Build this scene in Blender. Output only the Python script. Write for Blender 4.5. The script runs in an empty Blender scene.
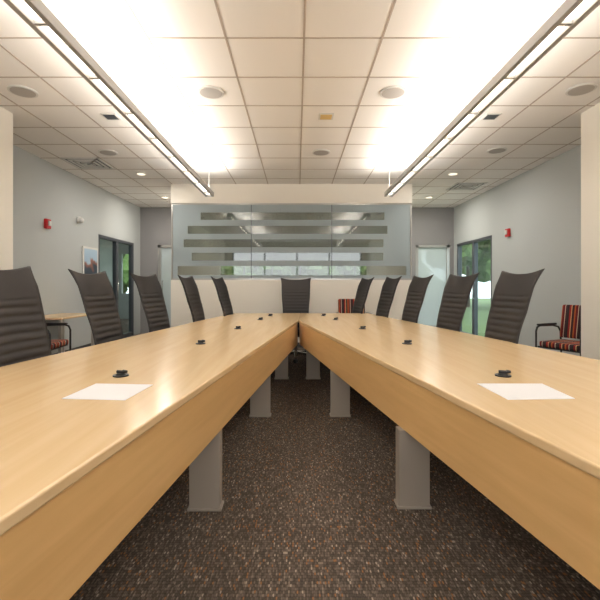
import bpy, bmesh, math, random
from mathutils import Vector, Matrix
random.seed(4)
S=bpy.context.scene
COL=S.collection
F=410.0; CX=297.0; CY=285.0; H=1.2; CEIL=3.13

def lin(c):
    r=[]
    for v in c:
        v/=255.0
        r.append(v/12.92 if v<=0.04045 else ((v+0.055)/1.055)**2.4)
    return (*r,1.0)

def mat(name,rgb=(200,200,200),rough=0.5,metal=0.0,emit=0.0,spec=0.5,bump=0.0,bscale=60,var=0.0):
    m=bpy.data.materials.new(name); m.use_nodes=True
    nt=m.node_tree; b=nt.nodes['Principled BSDF']
    b.inputs['Base Color'].default_value=lin(rgb)
    b.inputs['Roughness'].default_value=rough
    b.inputs['Metallic'].default_value=metal
    b.inputs['Specular IOR Level'].default_value=spec
    if emit:
        b.inputs['Emission Color'].default_value=lin(rgb)
        b.inputs['Emission Strength'].default_value=emit
    if bump or var:
        tc=nt.nodes.new('ShaderNodeTexCoord')
        n=nt.nodes.new('ShaderNodeTexNoise'); n.inputs['Scale'].default_value=bscale
        n.inputs['Detail'].default_value=4
        nt.links.new(tc.outputs['Object'],n.inputs['Vector'])
        if bump:
            bp=nt.nodes.new('ShaderNodeBump'); bp.inputs['Strength'].default_value=bump
            bp.inputs['Distance'].default_value=0.01
            nt.links.new(n.outputs['Fac'],bp.inputs['Height'])
            nt.links.new(bp.outputs['Normal'],b.inputs['Normal'])
        if var:
            hs=nt.nodes.new('ShaderNodeMixRGB'); hs.blend_type='MULTIPLY'
            hs.inputs['Fac'].default_value=var
            hs.inputs['Color1'].default_value=lin(rgb)
            nt.links.new(n.outputs['Fac'],hs.inputs['Color2'])
            nt.links.new(hs.outputs['Color'],b.inputs['Base Color'])
    return m

def wood(name,c1,c2,rot=0.0,rough=0.3,vertical=False):
    m=bpy.data.materials.new(name); m.use_nodes=True
    nt=m.node_tree; b=nt.nodes['Principled BSDF']
    tc=nt.nodes.new('ShaderNodeTexCoord'); mp=nt.nodes.new('ShaderNodeMapping')
    mp.inputs['Rotation'].default_value=(0,0,rot)
    mp.inputs['Scale'].default_value=(14,0.7,14)
    if vertical: mp.inputs['Scale'].default_value=(1,1,14)
    n=nt.nodes.new('ShaderNodeTexNoise'); n.inputs['Scale'].default_value=1.6
    n.inputs['Detail'].default_value=6; n.inputs['Distortion'].default_value=0.5
    r=nt.nodes.new('ShaderNodeValToRGB')
    r.color_ramp.elements[0].position=0.3; r.color_ramp.elements[0].color=lin(c2)
    r.color_ramp.elements[1].position=0.7; r.color_ramp.elements[1].color=lin(c1)
    nt.links.new(tc.outputs['Object'],mp.inputs['Vector'])
    nt.links.new(mp.outputs['Vector'],n.inputs['Vector'])
    nt.links.new(n.outputs['Fac'],r.inputs['Fac'])
    nt.links.new(r.outputs['Color'],b.inputs['Base Color'])
    b.inputs['Roughness'].default_value=rough
    b.inputs['Specular IOR Level'].default_value=0.5
    return m

def carpet():
    m=bpy.data.materials.new('carpet_weave'); m.use_nodes=True
    nt=m.node_tree; b=nt.nodes['Principled BSDF']
    tc=nt.nodes.new('ShaderNodeTexCoord'); mp=nt.nodes.new('ShaderNodeMapping')
    mp.inputs['Scale'].default_value=(150,60,1)
    v=nt.nodes.new('ShaderNodeTexVoronoi'); v.inputs['Scale'].default_value=1.0
    v.inputs['Randomness'].default_value=0.3
    v.voronoi_dimensions='2D'
    sp=nt.nodes.new('ShaderNodeSeparateColor')
    r=nt.nodes.new('ShaderNodeValToRGB'); r.color_ramp.interpolation='CONSTANT'
    cr=r.color_ramp
    stops=[(0,(84,76,69)),(0.34,(102,92,83)),(0.60,(113,102,91)),(0.76,(88,77,69)),(0.87,(134,121,108)),(0.93,(146,106,74)),(0.975,(166,152,136))]
    cr.elements[0].position=0; cr.elements[0].color=lin(stops[0][1])
    cr.elements[1].position=stops[1][0]; cr.elements[1].color=lin(stops[1][1])
    for p,c in stops[2:]:
        e=cr.elements.new(p); e.color=lin(c)
    L=nt.links.new
    L(tc.outputs['Object'],mp.inputs['Vector']); L(mp.outputs['Vector'],v.inputs['Vector'])
    L(v.outputs['Color'],sp.inputs['Color']); L(sp.outputs[0],r.inputs['Fac'])
    gp=nt.nodes.new('ShaderNodeMapRange'); gp.inputs['From Min'].default_value=0.3; gp.inputs['From Max'].default_value=0.65
    gp.inputs['To Min'].default_value=1.0; gp.inputs['To Max'].default_value=0.55
    mx=nt.nodes.new('ShaderNodeMixRGB'); mx.blend_type='MULTIPLY'; mx.inputs['Fac'].default_value=1
    L(v.outputs['Distance'],gp.inputs['Value']); L(r.outputs['Color'],mx.inputs['Color1']); L(gp.outputs['Result'],mx.inputs['Color2'])
    L(mx.outputs['Color'],b.inputs['Base Color'])
    b.inputs['Roughness'].default_value=0.95; b.inputs['Specular IOR Level'].default_value=0.12
    return m

def glassmat(name,tint=(235,245,245),gloss=0.12,rough=0.02):
    m=bpy.data.materials.new(name); m.use_nodes=True
    nt=m.node_tree; nt.nodes.clear()
    o=nt.nodes.new('ShaderNodeOutputMaterial'); t=nt.nodes.new('ShaderNodeBsdfTransparent')
    g=nt.nodes.new('ShaderNodeBsdfGlossy'); mx=nt.nodes.new('ShaderNodeMixShader')
    t.inputs['Color'].default_value=lin(tint); g.inputs['Roughness'].default_value=rough
    mx.inputs['Fac'].default_value=gloss
    nt.links.new(t.outputs[0],mx.inputs[1]); nt.links.new(g.outputs[0],mx.inputs[2])
    nt.links.new(mx.outputs[0],o.inputs['Surface'])
    return m

def frostmat(name,rgb,trans=0.3):
    m=bpy.data.materials.new(name); m.use_nodes=True
    nt=m.node_tree; nt.nodes.clear()
    o=nt.nodes.new('ShaderNodeOutputMaterial'); d=nt.nodes.new('ShaderNodeBsdfDiffuse')
    tl=nt.nodes.new('ShaderNodeBsdfTranslucent'); tp=nt.nodes.new('ShaderNodeBsdfTransparent')
    a=nt.nodes.new('ShaderNodeMixShader'); b=nt.nodes.new('ShaderNodeMixShader')
    d.inputs['Color'].default_value=lin(rgb); tl.inputs['Color'].default_value=lin(rgb)
    tp.inputs['Color'].default_value=lin((225,235,235))
    a.inputs['Fac'].default_value=0.3; b.inputs['Fac'].default_value=trans
    L=nt.links.new
    L(d.outputs[0],a.inputs[1]); L(tl.outputs[0],a.inputs[2]); L(a.outputs[0],b.inputs[1]); L(tp.outputs[0],b.inputs[2])
    L(b.outputs[0],o.inputs['Surface'])
    return m

def stripemat(name):
    m=bpy.data.materials.new(name); m.use_nodes=True
    nt=m.node_tree; b=nt.nodes['Principled BSDF']
    tc=nt.nodes.new('ShaderNodeTexCoord'); sx=nt.nodes.new('ShaderNodeSeparateXYZ')
    mu=nt.nodes.new('ShaderNodeMath'); mu.operation='MULTIPLY'; mu.inputs[1].default_value=6.0
    fr=nt.nodes.new('ShaderNodeMath'); fr.operation='FRACT'
    r=nt.nodes.new('ShaderNodeValToRGB'); r.color_ramp.interpolation='CONSTANT'
    cs=[(0,(40,28,28)),(0.14,(150,36,32)),(0.28,(212,168,120)),(0.34,(60,36,34)),(0.52,(186,90,44)),(0.62,(110,26,30)),(0.8,(210,190,165)),(0.85,(60,40,46))]
    cr=r.color_ramp; cr.elements[0].color=lin(cs[0][1]); cr.elements[1].position=cs[1][0]; cr.elements[1].color=lin(cs[1][1])
    for p,c in cs[2:]:
        e=cr.elements.new(p); e.color=lin(c)
    L=nt.links.new
    L(tc.outputs['Object'],sx.inputs[0]); L(sx.outputs['Y'],mu.inputs[0]); L(mu.outputs[0],fr.inputs[0])
    L(fr.outputs[0],r.inputs['Fac']); L(r.outputs['Color'],b.inputs['Base Color'])
    b.inputs['Roughness'].default_value=0.85
    return m

M=dict(
 white=mat('wall_paint_cream',(242,236,224),0.8,bump=0.03,bscale=90),
 grey=mat('wall_paint_grey',(184,188,187),0.8,bump=0.03,bscale=90),
 dgrey=mat('wall_paint_slate',(142,140,140),0.8,bump=0.03),
 ceil=mat('ceiling_tile',(240,236,231),0.9,bump=0.1,bscale=140),
 grid=mat('ceiling_tbar',(184,170,158),0.6),
 carpet=carpet(),
 alu=mat('brushed_aluminium',(190,188,184),0.35,0.8),
 lhouse=mat('satin_grey_housing',(180,178,176),0.45,0.2),
 leg=mat('leg_powdercoat',(166,156,143),0.45,0.2),
 dark=mat('dark_frame_metal',(84,88,94),0.45,0.4),
 black=mat('black_plastic',(22,21,22),0.4),
 fabric=mat('charcoal_upholstery',(46,43,43),0.6,bump=0.12,bscale=300),
 chrome=mat('polished_aluminium',(200,200,200),0.15,1.0),
 paper=mat('white_paper',(240,240,243),0.6),
 lens=mat('lamp_lens',(255,246,230),0.5,emit=4),
 fill_dl=mat('added_fill_lens',(255,240,215),0.5,emit=1.2),  # glowing face of the added fill downlights
 spk=mat('speaker_grille',(176,170,164),0.7),
 red=mat('alarm_red',(190,30,34),0.4),
 plast=mat('white_plastic',(215,213,208),0.4),
 glass=glassmat('clear_glass'),
 bandglass=glassmat('partition_glass',(222,228,226),0.12,0.03),
 frost=frostmat('frosted_film',(190,201,204),0.12),
 band=frostmat('light_frosted_film',(200,198,190),0.62),
 frostdoor=frostmat('frosted_door_glass',(225,232,235),0.3),
 topL=wood('maple_top_left',(229,200,157),(221,190,145),rot=0.13,rough=0.22),
 topR=wood('maple_top_right',(229,200,157),(221,190,145),rot=-0.17,rough=0.22),
 apron=wood('maple_apron',(225,184,126),(214,172,114),rough=0.35,vertical=True),
 stripe=stripemat('striped_upholstery'),
 foliage=mat('foliage',(110,142,72),0.9,var=0.6,bscale=9),
 bark=mat('bark',(92,74,58),0.9),
 grass=mat('grass',(120,140,90),0.9,var=0.4,bscale=3),
 base=mat('rubber_baseboard',(70,68,68),0.6),
 amber=mat('amber_lens',(225,190,120),0.5),
)

def finish(bm,name,m,parent=None,smooth=False,bevel=0,seg=2):
    me=bpy.data.meshes.new(name); bm.to_mesh(me); bm.free()
    o=bpy.data.objects.new(name,me); COL.objects.link(o)
    me.materials.append(m)
    if smooth:
        for p in me.polygons: p.use_smooth=True
    if bevel:
        b=o.modifiers.new('bevel','BEVEL'); b.width=bevel; b.segments=seg; b.limit_method='ANGLE'
    if parent: o.parent=parent
    return o
def addbox(bm,x0,x1,y0,y1,z0,z1,mi=0):
    vs=[bm.verts.new(p) for p in [(x0,y0,z0),(x1,y0,z0),(x1,y1,z0),(x0,y1,z0),(x0,y0,z1),(x1,y0,z1),(x1,y1,z1),(x0,y1,z1)]]
    for f in [(0,3,2,1),(4,5,6,7),(0,1,5,4),(1,2,6,5),(2,3,7,6),(3,0,4,7)]:
        fc=bm.faces.new([vs[i] for i in f]); fc.material_index=mi
def boxes(name,lst,m,parent=None,bevel=0):
    bm=bmesh.new()
    for b in lst: addbox(bm,*b)
    return finish(bm,name,m,parent,bevel=bevel)
def prism(name,pts,z0,z1,m,parent=None,bevel=0,seg=3):
    bm=bmesh.new()
    lo=[bm.verts.new((x,y,z0)) for x,y in pts]; hi=[bm.verts.new((x,y,z1)) for x,y in pts]
    n=len(pts)
    bm.faces.new(hi); bm.faces.new(lo[::-1])
    for i in range(n): bm.faces.new([lo[i],lo[(i+1)%n],hi[(i+1)%n],hi[i]])
    bmesh.ops.recalc_face_normals(bm,faces=bm.faces)
    return finish(bm,name,m,parent,bevel=bevel,seg=seg)
def addcyl(bm,c,r,h,axis='Z',seg=24,r2=None):
    ret=bmesh.ops.create_cone(bm,cap_ends=True,segments=seg,radius1=r,radius2=r if r2 is None else r2,depth=h)
    R={'Z':Matrix(),'X':Matrix.Rotation(math.pi/2,4,'Y'),'Y':Matrix.Rotation(math.pi/2,4,'X')}[axis]
    bmesh.ops.transform(bm,matrix=Matrix.Translation(c)@R,verts=ret['verts'])
    return ret['verts']
def tube(name,paths,r,m,parent=None):
    cu=bpy.data.curves.new(name,'CURVE'); cu.dimensions='3D'; cu.bevel_depth=r; cu.bevel_resolution=3; cu.use_fill_caps=True
    for pts,cyc in paths:
        s=cu.splines.new('POLY'); s.points.add(len(pts)-1)
        for i,p in enumerate(pts): s.points[i].co=(*p,1)
        s.use_cyclic_u=cyc; s.use_smooth=True
    cu.materials.append(m)
    o=bpy.data.objects.new(name,cu); COL.objects.link(o)
    if parent: o.parent=parent
    return o
def empty(name,loc=(0,0,0),rz=0):
    e=bpy.data.objects.new(name,None); COL.objects.link(e); e.location=loc; e.rotation_euler=(0,0,rz)
    e.empty_display_size=0.1
    return e
def pxX(px,Z): return (px-CX)*Z/F
def pxH(py,Z): return H+(CY-py)*Z/F

# ------------------------------------------------ room shell
XW=3.9; XN=3.2; YS=4.62; YB=-2.6; YF=10.2; YP=7.83; YR=12.4
PL=-2.41; PR=2.2
boxes('floor',[(-XW-0.1,XW+0.1,YB-0.1,YR+0.1,-0.1,0)],M['carpet'])
boxes('ceiling',[(-XW-0.1,XW+0.1,YB-0.1,YR+0.1,CEIL,CEIL+0.1)],M['ceil'])
gl=[]
x=0.055-0.61*6
while x<XW:
    gl.append((x-0.008,x+0.008,YB,YP if PL<x<PR else YF,CEIL-0.004,CEIL)); x+=0.61
y=3.2-0.605*9
while y<YF:
    if y<YS: gl.append((-XN,XN,y-0.008,y+0.008,CEIL-0.0035,CEIL))
    elif y<YP: gl.append((-XW,XW,y-0.008,y+0.008,CEIL-0.0035,CEIL))
    else:
        gl.append((-XW,PL,y-0.008,y+0.008,CEIL-0.0035,CEIL)); gl.append((PR,XW,y-0.008,y+0.008,CEIL-0.0035,CEIL))
    y+=0.605
boxes('trim_ceiling_grid',gl,M['grid'])
boxes('wall_left_near',[(-XN-0.8,-XN,YB,YS,0,CEIL)],M['white'])
boxes('wall_right_near',[(XN,XN+0.8,YB,YS,0,CEIL)],M['white'])
DL0,DL1=8.05,9.8; DR0,DR1=8.2,10.0; DH=2.2
boxes('wall_left',[(-XW-0.1,-XW,YS,DL0,0,CEIL),(-XW-0.1,-XW,DL1,YF,0,CEIL),(-XW-0.1,-XW,DL0,DL1,DH,CEIL)],M['grey'])
boxes('wall_right',[(XW,XW+0.1,YS,DR0,0,CEIL),(XW,XW+0.1,DR1,YF,0,CEIL),(XW,XW+0.1,DR0,DR1,DH,CEIL)],M['grey'])
boxes('wall_back',[(-XW,XW,YB-0.1,YB,0,0.8),(-XW,XW,YB-0.1,YB,2.9,CEIL),(-XW,-2.9,YB-0.1,YB,0.8,2.9),(2.9,XW,YB-0.1,YB,0.8,2.9)],M['white'])
boxes('added_rear_window',[(-2.9,2.9,YB-0.08,YB-0.02,0.8,0.86),(-2.9,2.9,YB-0.08,YB-0.02,2.84,2.9)]+[(xx-0.03,xx+0.03,YB-0.08,YB-0.02,0.86,2.84) for xx in (-2.87,-1.45,0,1.45,2.87)],M['dark'])  # unseen rear window, added to let sky light fill the room
ld0,ld1=-3.46,-2.55; rd0,rd1=2.95,3.8
boxes('wall_far_left',[(-XW,ld0,YF,YF+0.1,0,CEIL),(ld1,PL,YF,YF+0.1,0,CEIL),(ld0,ld1,YF,YF+0.1,DH,CEIL)],M['dgrey'])
boxes('wall_far_right',[(PR,rd0,YF,YF+0.1,0,CEIL),(rd1,XW,YF,YF+0.1,0,CEIL),(rd0,rd1,YF,YF+0.1,DH,CEIL)],M['dgrey'])
gz0=pxH(280,YP); gz1=pxH(203,YP)
boxes('wall_far',[(PL,PR,YP,YP+0.12,0,gz0),(PL,PR,YP,YP+0.12,gz1,CEIL)],M['white'])
boxes('wall_far_return_left',[(PL,PL+0.1,YP+0.12,YR,0,CEIL)],M['white'])
boxes('wall_far_return_right',[(PR-0.1,PR,YP+0.12,YR,0,CEIL)],M['white'])
boxes('wall_outer',[(PL,PR,YR,YR+0.1,0,1.15),(PL,PR,YR,YR+0.1,1.8,CEIL)],M['dgrey'])
wn=empty('window_2')
boxes('mullions',[(xx-0.02,xx+0.02,YR,YR+0.06,1.15,1.8) for xx in (-1.6,-0.75,0.1,0.95,1.75)],M['dark'],wn)
wg=empty('window_3')
boxes('glass_pane',[(PL+0.01,PR-0.01,YP+0.05,YP+0.058,gz0,gz1)],M['bandglass'],wg)
bands=[(212,219.5,200,385),(225.5,233.5,187,388),(239,247,183,384),(252.5,260.5,191,384),(266,275,177,407)]
fr=[]; prev=203; bd=[]
for n,(a,b,l,r) in enumerate(bands):
    fr.append((PL+0.01,PR-0.01,pxH(a,YP),pxH(prev,YP)))
    fr.append((PL+0.01,pxX(l,YP),pxH(b,YP),pxH(a,YP)))
    fr.append((pxX(r,YP),PR-0.01,pxH(b,YP),pxH(a,YP)))
    if n<4: bd.append((pxX(l,YP),pxX(r,YP),pxH(b,YP),pxH(a,YP)))
    prev=b
fr.append((PL+0.01,PR-0.01,gz0,pxH(prev,YP)))
boxes('frosted_film',[(a,b,YP+0.046,YP+0.0475,c,d) for a,b,c,d in fr],M['frost'],wg)
boxes('light_film_bands',[(a,b,YP+0.060,YP+0.0615,c,d) for a,b,c,d in bd],M['band'],wg)
boxes('glass_joints',[(pxX(p,YP)-0.006,pxX(p,YP)+0.006,YP+0.04,YP+0.064,gz0,gz1) for p in (251,332)],M['dark'],wg)
boxes('frame',[(PL+0.0,PR,YP+0.03,YP+0.07,gz0,gz0+0.03),(PL,PR,YP+0.03,YP+0.07,gz1-0.025,gz1),(PL,PL+0.025,YP+0.03,YP+0.07,gz0,gz1),(PR-0.025,PR,YP+0.03,YP+0.07,gz0,gz1)],M['alu'],wg)
boxes('baseboard_left',[(-XW,-XW+0.012,YS,DL0,0,0.1)],M['base'])
boxes('baseboard_right',[(XW-0.012,XW,YS,DR0,0,0.1)],M['base'])
boxes('baseboard_far',[(PL,PR,YP-0.012,YP,0,0.1)],M['base'])
def sidedoor(name,x,y0,y1,nm):
    e=empty(name)
    s=0.06
    L=[(x-0.05,x+0.05,y0,y0+s,0,DH),(x-0.05,x+0.05,y1-s,y1,0,DH),(x-0.05,x+0.05,y0,y1,DH-s,DH)]
    for i in range(1,nm):
        ym=y0+(y1-y0)*i/nm
        L.append((x-0.045,x+0.045,ym-0.05,ym+0.05,0,DH-s))
    L.append((x-0.04,x+0.04,y0,y1,0,0.09)); 
    boxes('frame',L,M['dark'],e,bevel=0.004)
    boxes('glass',[(x-0.004,x+0.004,y0+s,y1-s,0.09,DH-s)],M['glass'],e)
    ym=y0+(y1-y0)/nm
    sgn=1 if x<0 else -1
    tube('handle',[([(x+sgn*0.05,ym-0.08,0.9),(x+sgn*0.09,ym-0.08,0.9),(x+sgn*0.09,ym-0.08,1.25),(x+sgn*0.05,ym-0.08,1.25)],False)],0.01,M['chrome'],e)
sidedoor('door_1',-XW-0.05,DL0,DL1,2); sidedoor('door_2',XW+0.05,DR0,DR1,2)
def fardoor(name,x0,x1):
    e=empty(name); y=YF+0.05; s=0.07
    boxes('frame',[(x0,x0+s,y-0.05,y+0.05,0,DH),(x1-s,x1,y-0.05,y+0.05,0,DH),(x0,x1,y-0.05,y+0.05,DH-s,DH),(x0,x1,y-0.03,y+0.03,0,0.2)],M['alu'],e,bevel=0.004)
    boxes('glass',[(x0+s,x1-s,y-0.005,y+0.005,0.2,DH-s)],M['frostdoor'],e)
    tube('handle',[([(x0+0.12,y-0.02,0.95),(x0+0.12,y-0.08,0.95),(x0+0.12,y-0.08,1.3),(x0+0.12,y-0.02,1.3)],False)],0.01,M['chrome'],e)
fardoor('door_3',ld0,ld1); fardoor('door_4',rd0,rd1)
boxes('wall_office_left',[(-6.6,-6.5,6.5,14.5,0,CEIL)],M['grey'])
boxes('wall_office_near',[(-6.6,-XW-0.1,6.4,6.5,0,CEIL)],M['grey'])
boxes('wall_office_far',[(-6.6,-XW-0.1,14.5,14.6,0,0.9),(-6.6,-XW-0.1,14.5,14.6,2.3,CEIL),(-6.6,-6.2,14.5,14.6,0.9,2.3),(-5.2,-4.9,14.5,14.6,0.9,2.3)],M['grey'])
boxes('floor_office',[(-6.6,-XW-0.1,6.4,14.6,-0.1,0)],M['carpet'])
boxes('ceiling_office',[(-6.6,-XW-0.1,6.4,14.6,CEIL,CEIL+0.1)],M['ceil'])

# ------------------------------------------------ table
T=empty('conference_table')
AP=(0.02,5.39)
ya=-0.6
IL=lambda y:0.02-0.131*(5.39-y)
IR=lambda y:0.02+0.171*(5.39-y)
OL=lambda y:-1.06-0.139*(6.7-y)
OR=lambda y:1.16+0.167*(6.7-y)
TH=0.74
prism('tabletop_left',[(IL(ya),ya),AP,(0.05,6.7),(OL(6.7),6.7),(OL(ya),ya)],TH-0.035,TH,M['topL'],T,bevel=0.007)
prism('tabletop_right',[(IR(ya),ya),(OR(ya),ya),(OR(6.7),6.7),(0.0515,6.7),(0.0215,5.39)],TH-0.035,TH,M['topR'],T,bevel=0.007)
def strip(name,p,q,w,z0,z1,m,par,bevel=0):
    p=Vector(p);q=Vector(q);d=(q-p).normalized();n=Vector((-d.y,d.x))*w
    return prism(name,[tuple(p),tuple(q),tuple(q+n),tuple(p+n)],z0,z1,m,par,bevel)
AZ=0.42
IN=0.012
strip('apron_inner_left',(IL(ya)-IN,ya),(0.02-IN,5.39),0.022,AZ,TH-0.035,M['apron'],T)
strip('apron_inner_right',(0.02+IN,5.39),(IR(ya)+IN,ya),0.022,AZ,TH-0.035,M['apron'],T)
def leg(xl,xr,y,i,inner=True):
    L=[(xl,xr,y,y+0.07,0.012,AZ if inner else TH-0.034),(xl-0.008,xr+0.008,y-0.01,y+0.08,0,0.014)]
    if inner:
        if xl<0: L.append((xl,xr-0.07,y+0.002,y+0.068,AZ-0.01,TH-0.034))
        else: L.append((xl+0.07,xr,y+0.002,y+0.068,AZ-0.01,TH-0.034))
    boxes('leg_%d'%i,L,M['leg'],T,bevel=0.003)
def legpx(p0,p1,y,i): leg(pxX(p0,y),pxX(p1,y),y,i)
legpx(189,220,2.18,0)
xr0=IR(2.20)-0.02; leg(xr0,xr0+0.168,2.20,1)
legpx(250,270,3.73,2); legpx(331,350,3.73,3)
legpx(275,288,5.22,4); legpx(306.5,320,5.22,5)
leg(-0.83,-0.66,0.5,6); leg(0.88,1.05,0.5,7)
i=10
for yy in (0.9,2.98,4.92,6.5):
    leg(OL(yy)+0.12,OL(yy)+0.28,yy,i,False); i+=1
    leg(OR(yy)-0.28,OR(yy)-0.12,yy,i,False); i+=1

def pod(x,y,rz):
    e=empty('table_microphone',(x,y,TH+0.001),rz)
    bm=bmesh.new()
    addcyl(bm,(0,0,0.003),0.038,0.006,seg=28); addcyl(bm,(0,0,0.010),0.026,0.009,seg=24,r2=0.018)
    addcyl(bm,(0,0.0,0.021),0.008,0.04,axis='X',seg=16)
    addcyl(bm,(0.025,0,0.023),0.010,0.02,axis='X',seg=16,r2=0.007)
    finish(bm,'pod',M['black'],e)
for y in (2.07,3.2,4.29,5.4,6.1):
    f=(y-2.07)
    pod(-0.89+0.122*f,y,random.uniform(-.5,.5)); pod(1.04-0.16*f,y,random.uniform(-.5,.5))
def paper(pts):
    o=prism('paper_sheet',pts,TH+0.0006,TH+0.0025,M['paper'])
def tp(px,py):
    Z=0.46*F/(py-CY); return ((px-CX)*Z/F,Z)
paper([tp(62,399),tp(125,400.5),tp(153,385),tp(96,384)])
paper([tp(508,400),tp(575,399),tp(542,384),tp(477,384)])

# ------------------------------------------------ task chairs
ZT=1.325
def back_mesh():
    bm=bmesh.new(); NR=100; NC=18
    z0=0.43
    def prof(v,u):
        zt=ZT-0.032+0.035*abs(u)**2.5
        z=z0+(zt-z0)*v
        h=(z-z0)/(ZT-z0)
        x=-0.19-0.03*h-0.17*h*h+0.02*math.sin(math.pi*min(1,h*1.6))
        w=0.232-0.012*math.sin(math.pi*min(1,h/0.6))+0.022*max(0,(h-0.4)/0.6)**1.2
        w+=0.012*max(0,(h-0.9)/0.1)**1.6
        x+=0.05*(abs(u)**2.2)*(0.35+0.65*h)
        x-=0.025*max(0,(h-0.85)/0.15)*abs(u)**3
        return x,u*w,z,h
    fr=[];bk=[]
    for i in range(NR+1):
        v=i/NR; a=[];b=[]
        for j in range(NC+1):
            u=-1+2*j/NC
            x,y,z,h=prof(v,u)
            if h<0.76: rib=0.015*abs(math.sin(math.pi*h/0.76*13))**0.6
            else: rib=0.012
            e=1-abs(u)**6
            a.append(bm.verts.new((x+rib*e,y,z)))
            th=0.012+0.026*(1-abs(u)**4)*(1-0.4*h)
            b.append(bm.verts.new((x-th,y*0.985,z)))
        fr.append(a);bk.append(b)
    for i in range(NR):
        for j in range(NC):
            bm.faces.new([fr[i][j],fr[i][j+1],fr[i+1][j+1],fr[i+1][j]])
            bm.faces.new([bk[i][j],bk[i+1][j],bk[i+1][j+1],bk[i][j+1]])
        bm.faces.new([fr[i][0],fr[i+1][0],bk[i+1][0],bk[i][0]])
        bm.faces.new([fr[i][NC],bk[i][NC],bk[i+1][NC],fr[i+1][NC]])
    for j in range(NC):
        bm.faces.new([fr[0][j],bk[0][j],bk[0][j+1],fr[0][j+1]])
        bm.faces.new([fr[NR][j],fr[NR][j+1],bk[NR][j+1],bk[NR][j]])
    bmesh.ops.recalc_face_normals(bm,faces=bm.faces)
    return bm
def seat_mesh():
    bm=bmesh.new(); NR=60;NC=14
    top=[];bot=[]
    for i in range(NR+1):
        t=i/NR; a=[];b=[]
        x=-0.22+0.47*t
        for j in range(NC+1):
            u=-1+2*j/NC
            w=0.235+0.01*math.sin(math.pi*t)-0.03*max(0,(t-0.85)/0.15)**2
            z=0.47+0.015*abs(u)**3-0.04*max(0,(t-0.8)/0.2)**2
            rib=0.010*abs(math.sin(math.pi*t*9))**0.6*(1-abs(u)**6)
            a.append(bm.verts.new((x,u*w,z+rib))); b.append(bm.verts.new((x,u*w*0.96,z-0.02-0.035*(1-u**4)*(1-0.5*t))))
        top.append(a);bot.append(b)
    for i in range(NR):
        for j in range(NC):
            bm.faces.new([top[i][j],top[i+1][j],top[i+1][j+1],top[i][j+1]])
            bm.faces.new([bot[i][j],bot[i][j+1],bot[i+1][j+1],bot[i+1][j]])
        bm.faces.new([top[i][0],bot[i][0],bot[i+1][0],top[i+1][0]])
        bm.faces.new([top[i][NC],top[i+1][NC],bot[i+1][NC],bot[i][NC]])
    for j in range(NC):
        bm.faces.new([top[0][j],top[0][j+1],bot[0][j+1],bot[0][j]])
        bm.faces.new([top[NR][j],bot[NR][j],bot[NR][j+1],top[NR][j+1]])
    bmesh.ops.recalc_face_normals(bm,faces=bm.faces)
    return bm
RB=0.36; SH=0.09
def base_mesh():
    bm=bmesh.new()
    addcyl(bm,(SH,0,0.09),0.042,0.08,seg=24)
    addcyl(bm,(SH,0,0.24),0.026,0.26,seg=20)
    for k in range(5):
        a=k*2*math.pi/5
        R=Matrix.Translation((SH,0,0))@Matrix.Rotation(a,4,'Z')
        sec=[(0.03,0.028,0.075,0.125),(RB+0.01,0.014,0.068,0.09)]
        ring=[]
        for (r,w,zl,zh) in sec:
            ring.append([bm.verts.new(R@Vector((r,-w,zl))),bm.verts.new(R@Vector((r,w,zl))),bm.verts.new(R@Vector((r,w,zh))),bm.verts.new(R@Vector((r,-w,zh)))])
        for q in range(4): bm.faces.new([ring[0][q],ring[0][(q+1)%4],ring[1][(q+1)%4],ring[1][q]])
        bm.faces.new(ring[0][::-1]); bm.faces.new(ring[1])
    bmesh.ops.recalc_face_normals(bm,faces=bm.faces)
    return bm
def caster_mesh():
    bm=bmesh.new()
    for k in range(5):
        a=k*2*math.pi/5
        cx=SH+math.cos(a)*RB; cy=math.sin(a)*RB
        for s in (-0.014,0.014):
            v=addcyl(bm,(0,s,0.03),0.03,0.018,axis='Y',seg=20)
            bmesh.ops.transform(bm,matrix=Matrix.Translation((cx,cy,0))@Matrix.Rotation(a+0.9,4,'Z'),verts=v)
        addcyl(bm,(cx,cy,0.055),0.009,0.04,seg=10)
    return bm
def mech_mesh():
    bm=bmesh.new()
    addbox(bm,-0.12,0.15,-0.06,0.06,0.36,0.43)
    addbox(bm,-0.235,-0.10,-0.035,0.035,0.37,0.395)
    addbox(bm,-0.255,-0.235,-0.035,0.035,0.37,0.62)
    return bm
def me_of(bm,name,m,smooth):
    me=bpy.data.meshes.new(name); bm.to_mesh(me); bm.free(); me.materials.append(m)
    for p in me.polygons: p.use_smooth=smooth
    return me
parts=[('backrest',me_of(back_mesh(),'backrest',M['fabric'],True)),('seat',me_of(seat_mesh(),'seat',M['fabric'],True)),
 ('star_base',me_of(base_mesh(),'star_base',M['chrome'],False)),('casters',me_of(caster_mesh(),'casters',M['black'],False)),('mechanism',me_of(mech_mesh(),'mechanism',M['black'],False))]
def chair(x,y,rz):
    e=empty('office_chair',(x,y,0),rz)
    for n,me in parts:
        o=bpy.data.objects.new(n,me); COL.objects.link(o); o.parent=e
aL=-0.13; aR=math.pi+0.16
D=0.38
for (xt,y,da) in [(-1.86,2.47,0.0),(-1.80,3.48,0.05),(-1.67,4.36,-0.02),(-1.47,5.32,0.05),(-1.24,6.22,0.0)]:
    chair(xt+D,y,aL+da)
for (xt,y,da) in [(2.05,1.75,0.0),(1.90,3.40,-0.04),(1.79,4.28,0.03),(1.62,5.15,0.0),(1.44,5.95,0.02),(1.2,6.75,0.05)]:
    chair(xt-D,y,aR+da)
chair(-0.02,6.75,-math.pi/2)

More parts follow.
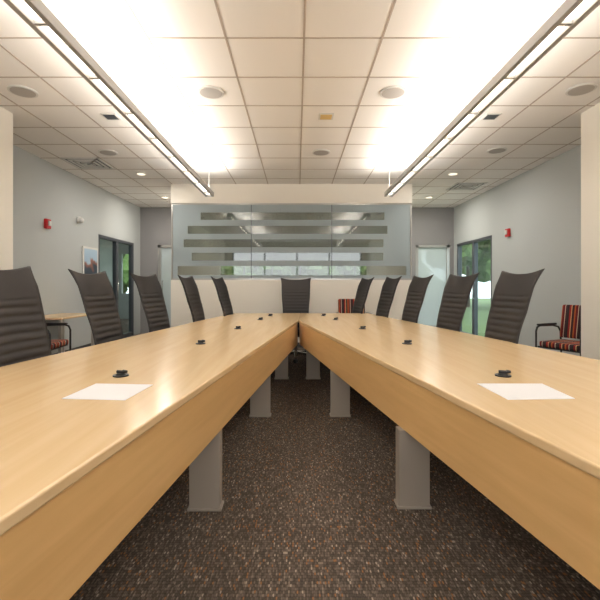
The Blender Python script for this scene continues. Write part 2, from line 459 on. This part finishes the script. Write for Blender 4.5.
# ------------------------------------------------ guest chairs (striped)
def rbox(name,x0,x1,y0,y1,z0,z1,m,par,rot=None,bev=0.02):
    c=((x0+x1)/2,(y0+y1)/2,(z0+z1)/2)
    bm=bmesh.new(); addbox(bm,x0-c[0],x1-c[0],y0-c[1],y1-c[1],z0-c[2],z1-c[2])
    o=finish(bm,name,m,par,bevel=bev,seg=4); o.location=c
    if rot: o.rotation_euler=rot
    for p in o.data.polygons: p.use_smooth=True
    return o
def guest(x,y,rz):
    e=empty('striped_armchair',(x,y,0),rz)
    rbox('seat',-0.24,0.24,-0.24,0.24,0.41,0.48,M['stripe'],e)
    rbox('backrest',-0.28,-0.225,-0.25,0.25,0.50,0.94,M['stripe'],e,rot=(0,-0.15,0),bev=0.024)
    for s in (-1,1):
        yy=0.275*s
        tube('arm_frame_%s'%('l' if s>0 else 'r'),[([(0.24,yy,0.012),(0.24,yy,0.60),(0.22,yy,0.65),(0.17,yy,0.67),(-0.1,yy,0.665),(-0.22,yy,0.64),(-0.27,yy,0.58),(-0.30,yy,0.012)],False)],0.0125,M['black'],e)
        rbox('armrest_%s'%('l' if s>0 else 'r'),-0.16,0.2,yy-0.025,yy+0.025,0.67,0.695,M['black'],e,bev=0.01)
    tube('cross_rails',[([(0.2,-0.275,0.40),(0.2,0.275,0.40)],False),([(-0.2,-0.275,0.40),(-0.2,0.275,0.40)],False),([(-0.275,-0.275,0.58),(-0.275,0.275,0.58)],False)],0.011,M['black'],e)
guest(3.44,5.18,math.pi-0.15+0.6)
guest(1.03,7.47,-math.pi/2)
guest(-3.25,5.2,0.1)

st=empty('side_table')
boxes('top',[(-3.87,-3.3,5.75,6.75,0.71,0.74)],M['topL'],st,bevel=0.006)
boxes('legs',[(a,a+0.04,b,b+0.04,0,0.71) for a in (-3.85,-3.36) for b in (5.77,6.69)],M['alu'],st)

# ------------------------------------------------ pendant lights
def pendant(xc):
    e=empty('linear_pendant_light')
    z=2.70; y0=-0.4; y1=6.85
    boxes('housing',[(xc-0.07,xc-0.035,y0,y1,z-0.02,z+0.05),(xc+0.035,xc+0.07,y0,y1,z-0.02,z+0.05),(xc-0.035,xc+0.035,y0,y1,z+0.02,z+0.035),
        (xc-0.07,xc+0.07,y1,y1+0.012,z-0.025,z+0.055),(xc-0.07,xc+0.07,y0-0.012,y0,z-0.025,z+0.055)],M['lhouse'],e,bevel=0.003)
    boxes('lens',[(xc-0.033,xc+0.033,y0+0.02,y1-0.02,z+0.008,z+0.018)],M['lens'],e)
    lv=[]; yy=y0+0.3
    while yy<y1:
        lv.append((xc-0.035,xc+0.035,yy-0.012,yy+0.012,z-0.015,z+0.006)); yy+=0.61
    boxes('louvers',lv,M['lhouse'],e)
    tube('suspension_rods',[([(xc,yy,z+0.035),(xc,yy,CEIL)],False) for yy in (0.3,2.4,4.6,6.8)],0.006,M['lhouse'],e)
    la=bpy.data.lights.new('uplight','AREA'); la.shape='RECTANGLE'; la.size=0.10; la.size_y=y1-y0-0.1
    la.energy=88; la.color=(1.0,0.945,0.87)
    lo=bpy.data.objects.new('uplight',la); COL.objects.link(lo); lo.parent=e
    lo.location=(xc,(y0+y1)/2,z+0.06); lo.rotation_euler=(math.pi,0,0)
pendant(-1.46); pendant(1.53)

# ------------------------------------------------ ceiling devices
def disc(name,x,y,r,m1,m2):
    e=empty(name,(x,y,CEIL))
    bm=bmesh.new(); addcyl(bm,(0,0,-0.006),r,0.012,seg=40); finish(bm,'rim',m1,e)
    bm=bmesh.new(); addcyl(bm,(0,0,-0.013),r*0.85,0.004,seg=40); finish(bm,'grille',m2,e)
    return e
for (px,py) in [(23,91),(211,92),(393,92),(581,89),(108,152),(321,152),(497,150)]:
    Z=1.93*F/(CY-py); disc('ceiling_speaker',pxX(px,Z),Z,0.13,M['plast'],M['spk'])
def fill_dlight(x,y,W):  # added fill lamps that brighten the side bays and back room
    e=disc('added_fill_downlight',x,y,0.08,M['plast'],M['fill_dl'])
    la=bpy.data.lights.new('added_fill_lamp','AREA'); la.shape='DISK'; la.size=0.15; la.energy=W; la.color=(1,0.94,0.86)
    lo=bpy.data.objects.new('added_fill_lamp',la); COL.objects.link(lo); lo.parent=e; lo.location=(0,0,-0.02)
for x,y,W in [(-2.9,9.0,22),(2.9,9.0,22),(-2.7,7.1,16),(2.7,7.1,16),(-1.0,10.2,14),(1.0,10.2,14)]:
    fill_dlight(x,y,W)
e=empty('added_office_fill',(-5.2,9.8,CEIL))  # glowing panel added to light the left office
boxes('panel',[(-0.3,0.3,-0.6,0.6,-0.02,0)],mat('added_office_fill_lens',(250,245,235),0.5,emit=8),e)
for (px,py) in [(111,116),(326,116),(491,116)]:
    Z=1.93*F/(CY-py); x=pxX(px,Z)
    e=empty('recessed_downlight',(x,Z,CEIL))
    boxes('trim_ring',[(-0.085,0.085,-0.085,0.085,-0.012,0)],M['plast'],e,bevel=0.004)
    boxes('aperture',[(-0.065,0.065,-0.065,0.065,-0.015,-0.011)],M['dark'] if px!=326 else M['amber'],e)
def vent(x,y):
    e=empty('air_vent',(x,y,CEIL)); L=[]
    for k in range(4):
        s=0.29-0.07*k; z0=-0.012-0.004*k
        L+= [(-s,s,-s,-s+0.035,z0,0),(-s,s,s-0.035,s,z0,0),(-s,-s+0.035,-s,s,z0,0),(s-0.035,s,-s,s,z0,0)]
    boxes('louvers',L,M['plast'],e); boxes('duct',[(-0.28,0.28,-0.28,0.28,-0.006,0)],M['dark'],e)
vent(-3.3,6.5); vent(3.3,8.0)

# ------------------------------------------------ wall devices
def alarm(x,y,z,s):
    e=empty('fire_alarm',(x,y,z))
    boxes('body',[(0 if s>0 else -0.05,0.05 if s>0 else 0,-0.06,0.06,-0.075,0.075)],M['red'],e,bevel=0.01)
    boxes('strobe',[(0.05 if s>0 else -0.07,0.07 if s>0 else -0.05,-0.03,0.03,-0.03,0.045)],M['plast'],e,bevel=0.005)
alarm(-XW,6.37,2.15,1); alarm(XW,7.54,2.16,-1)
e=empty('security_camera',(-XW,7.3,2.36))
bm=bmesh.new(); addcyl(bm,(0.02,0,0),0.06,0.04,axis='X'); r=bmesh.ops.create_uvsphere(bm,u_segments=20,v_segments=12,radius=0.055)
bmesh.ops.translate(bm,vec=(0.05,0,-0.01),verts=r['verts']); finish(bm,'dome',M['plast'],e,smooth=True)
e=empty('framed_picture',(-XW,7.72,1.63))
boxes('frame',[(0,0.02,-0.28,0.28,-0.28,0.28)],M['plast'],e,bevel=0.004)
pm=bpy.data.materials.new('landscape_print'); pm.use_nodes=True
nt=pm.node_tree; tc=nt.nodes.new('ShaderNodeTexCoord'); n=nt.nodes.new('ShaderNodeTexNoise'); n.inputs['Scale'].default_value=4
sx=nt.nodes.new('ShaderNodeSeparateXYZ'); ad=nt.nodes.new('ShaderNodeMath'); ad.operation='MULTIPLY_ADD'; ad.inputs[1].default_value=1.6
r=nt.nodes.new('ShaderNodeValToRGB'); r.color_ramp.elements[0].color=lin((50,66,80)); r.color_ramp.elements[0].position=.3; r.color_ramp.elements[1].color=lin((170,195,215)); r.color_ramp.elements[1].position=.62
q=r.color_ramp.elements.new(.5); q.color=lin((150,100,84))
nt.links.new(tc.outputs['Object'],n.inputs['Vector']); nt.links.new(tc.outputs['Object'],sx.inputs[0]); nt.links.new(sx.outputs['Z'],ad.inputs[0]); nt.links.new(n.outputs['Fac'],ad.inputs[2])
nt.links.new(ad.outputs[0],r.inputs['Fac']); nt.links.new(r.outputs['Color'],nt.nodes['Principled BSDF'].inputs['Base Color'])
boxes('print',[(0.02,0.022,-0.24,0.24,-0.24,0.24)],pm,e)

# ------------------------------------------------ outside
boxes('ground',[(-25,25,14.7,40,-0.2,-0.1),(PL-1.4,25,YR+0.11,14.7,-0.2,-0.1),(XW+0.2,25,-6,YR+0.1,-0.2,-0.1)],M['grass'])
def blob(bm,c,rr):
    v=bmesh.ops.create_icosphere(bm,subdivisions=3,radius=rr)['verts']
    for q in v: q.co=q.co*(1+random.uniform(-0.22,0.22))+c
def tree(x,y,h):
    e=empty('tree',(x,y,-0.1))
    bm=bmesh.new(); addcyl(bm,(0,0,h*0.25),0.13,h*0.5,seg=12,r2=0.08); finish(bm,'trunk',M['bark'],e)
    bm=bmesh.new()
    for k in range(14):
        blob(bm,Vector((random.uniform(-.28,.28)*h,random.uniform(-.28,.28)*h,random.uniform(.3,.95)*h)),random.uniform(0.4,0.8)*h/4)
    finish(bm,'canopy',M['foliage'],e)
for x,y,h in [(9,14.5,4.5),(12,20,6),(10,24,6),(-1.5,19,4),(1.8,20,5),(0,24,6),(-4,22,5),(4.5,22,5),(13,26,7),(-9,21,5),(-7,25,6)]:
    tree(x,y,h)
bm=bmesh.new()
for k in range(34):
    blob(bm,Vector((-6+12*k/33+random.uniform(-.1,.1),17+random.uniform(-.3,.3),random.uniform(0.3,1.15))),random.uniform(.4,.6))
finish(bm,'hedge',M['foliage'])

w=bpy.data.worlds.new('sky'); S.world=w; w.use_nodes=True
bg=w.node_tree.nodes['Background']; bg.inputs['Color'].default_value=(0.97,0.98,1.0,1); bg.inputs['Strength'].default_value=3.0
def portal(loc,rot,sx,sy):
    la=bpy.data.lights.new('window_portal','AREA'); la.shape='RECTANGLE'; la.size=sx; la.size_y=sy
    la.cycles.is_portal=True
    o=bpy.data.objects.new('window_portal',la); COL.objects.link(o); o.location=loc; o.rotation_euler=rot
portal((0,YB-0.12,1.85),(math.pi/2,0,0),5.8,2.1)  # sky portal for the added rear window
portal((XW+0.12,9.1,1.1),(0,math.pi/2,0),2.2,1.8)
portal((-0.1,YR+0.12,1.47),(-math.pi/2,0,0),4.6,0.65)

cd=bpy.data.cameras.new('camera'); cam=bpy.data.objects.new('camera',cd); COL.objects.link(cam)
cd.sensor_width=36; cd.lens=36*F/600; cd.shift_x=3/600; cd.shift_y=-15/600; cd.clip_start=0.02
cam.location=(0,0,H); cam.rotation_euler=(math.pi/2,0,0)
S.camera=cam
S.view_settings.view_transform='Standard'
S.view_settings.exposure=0.12
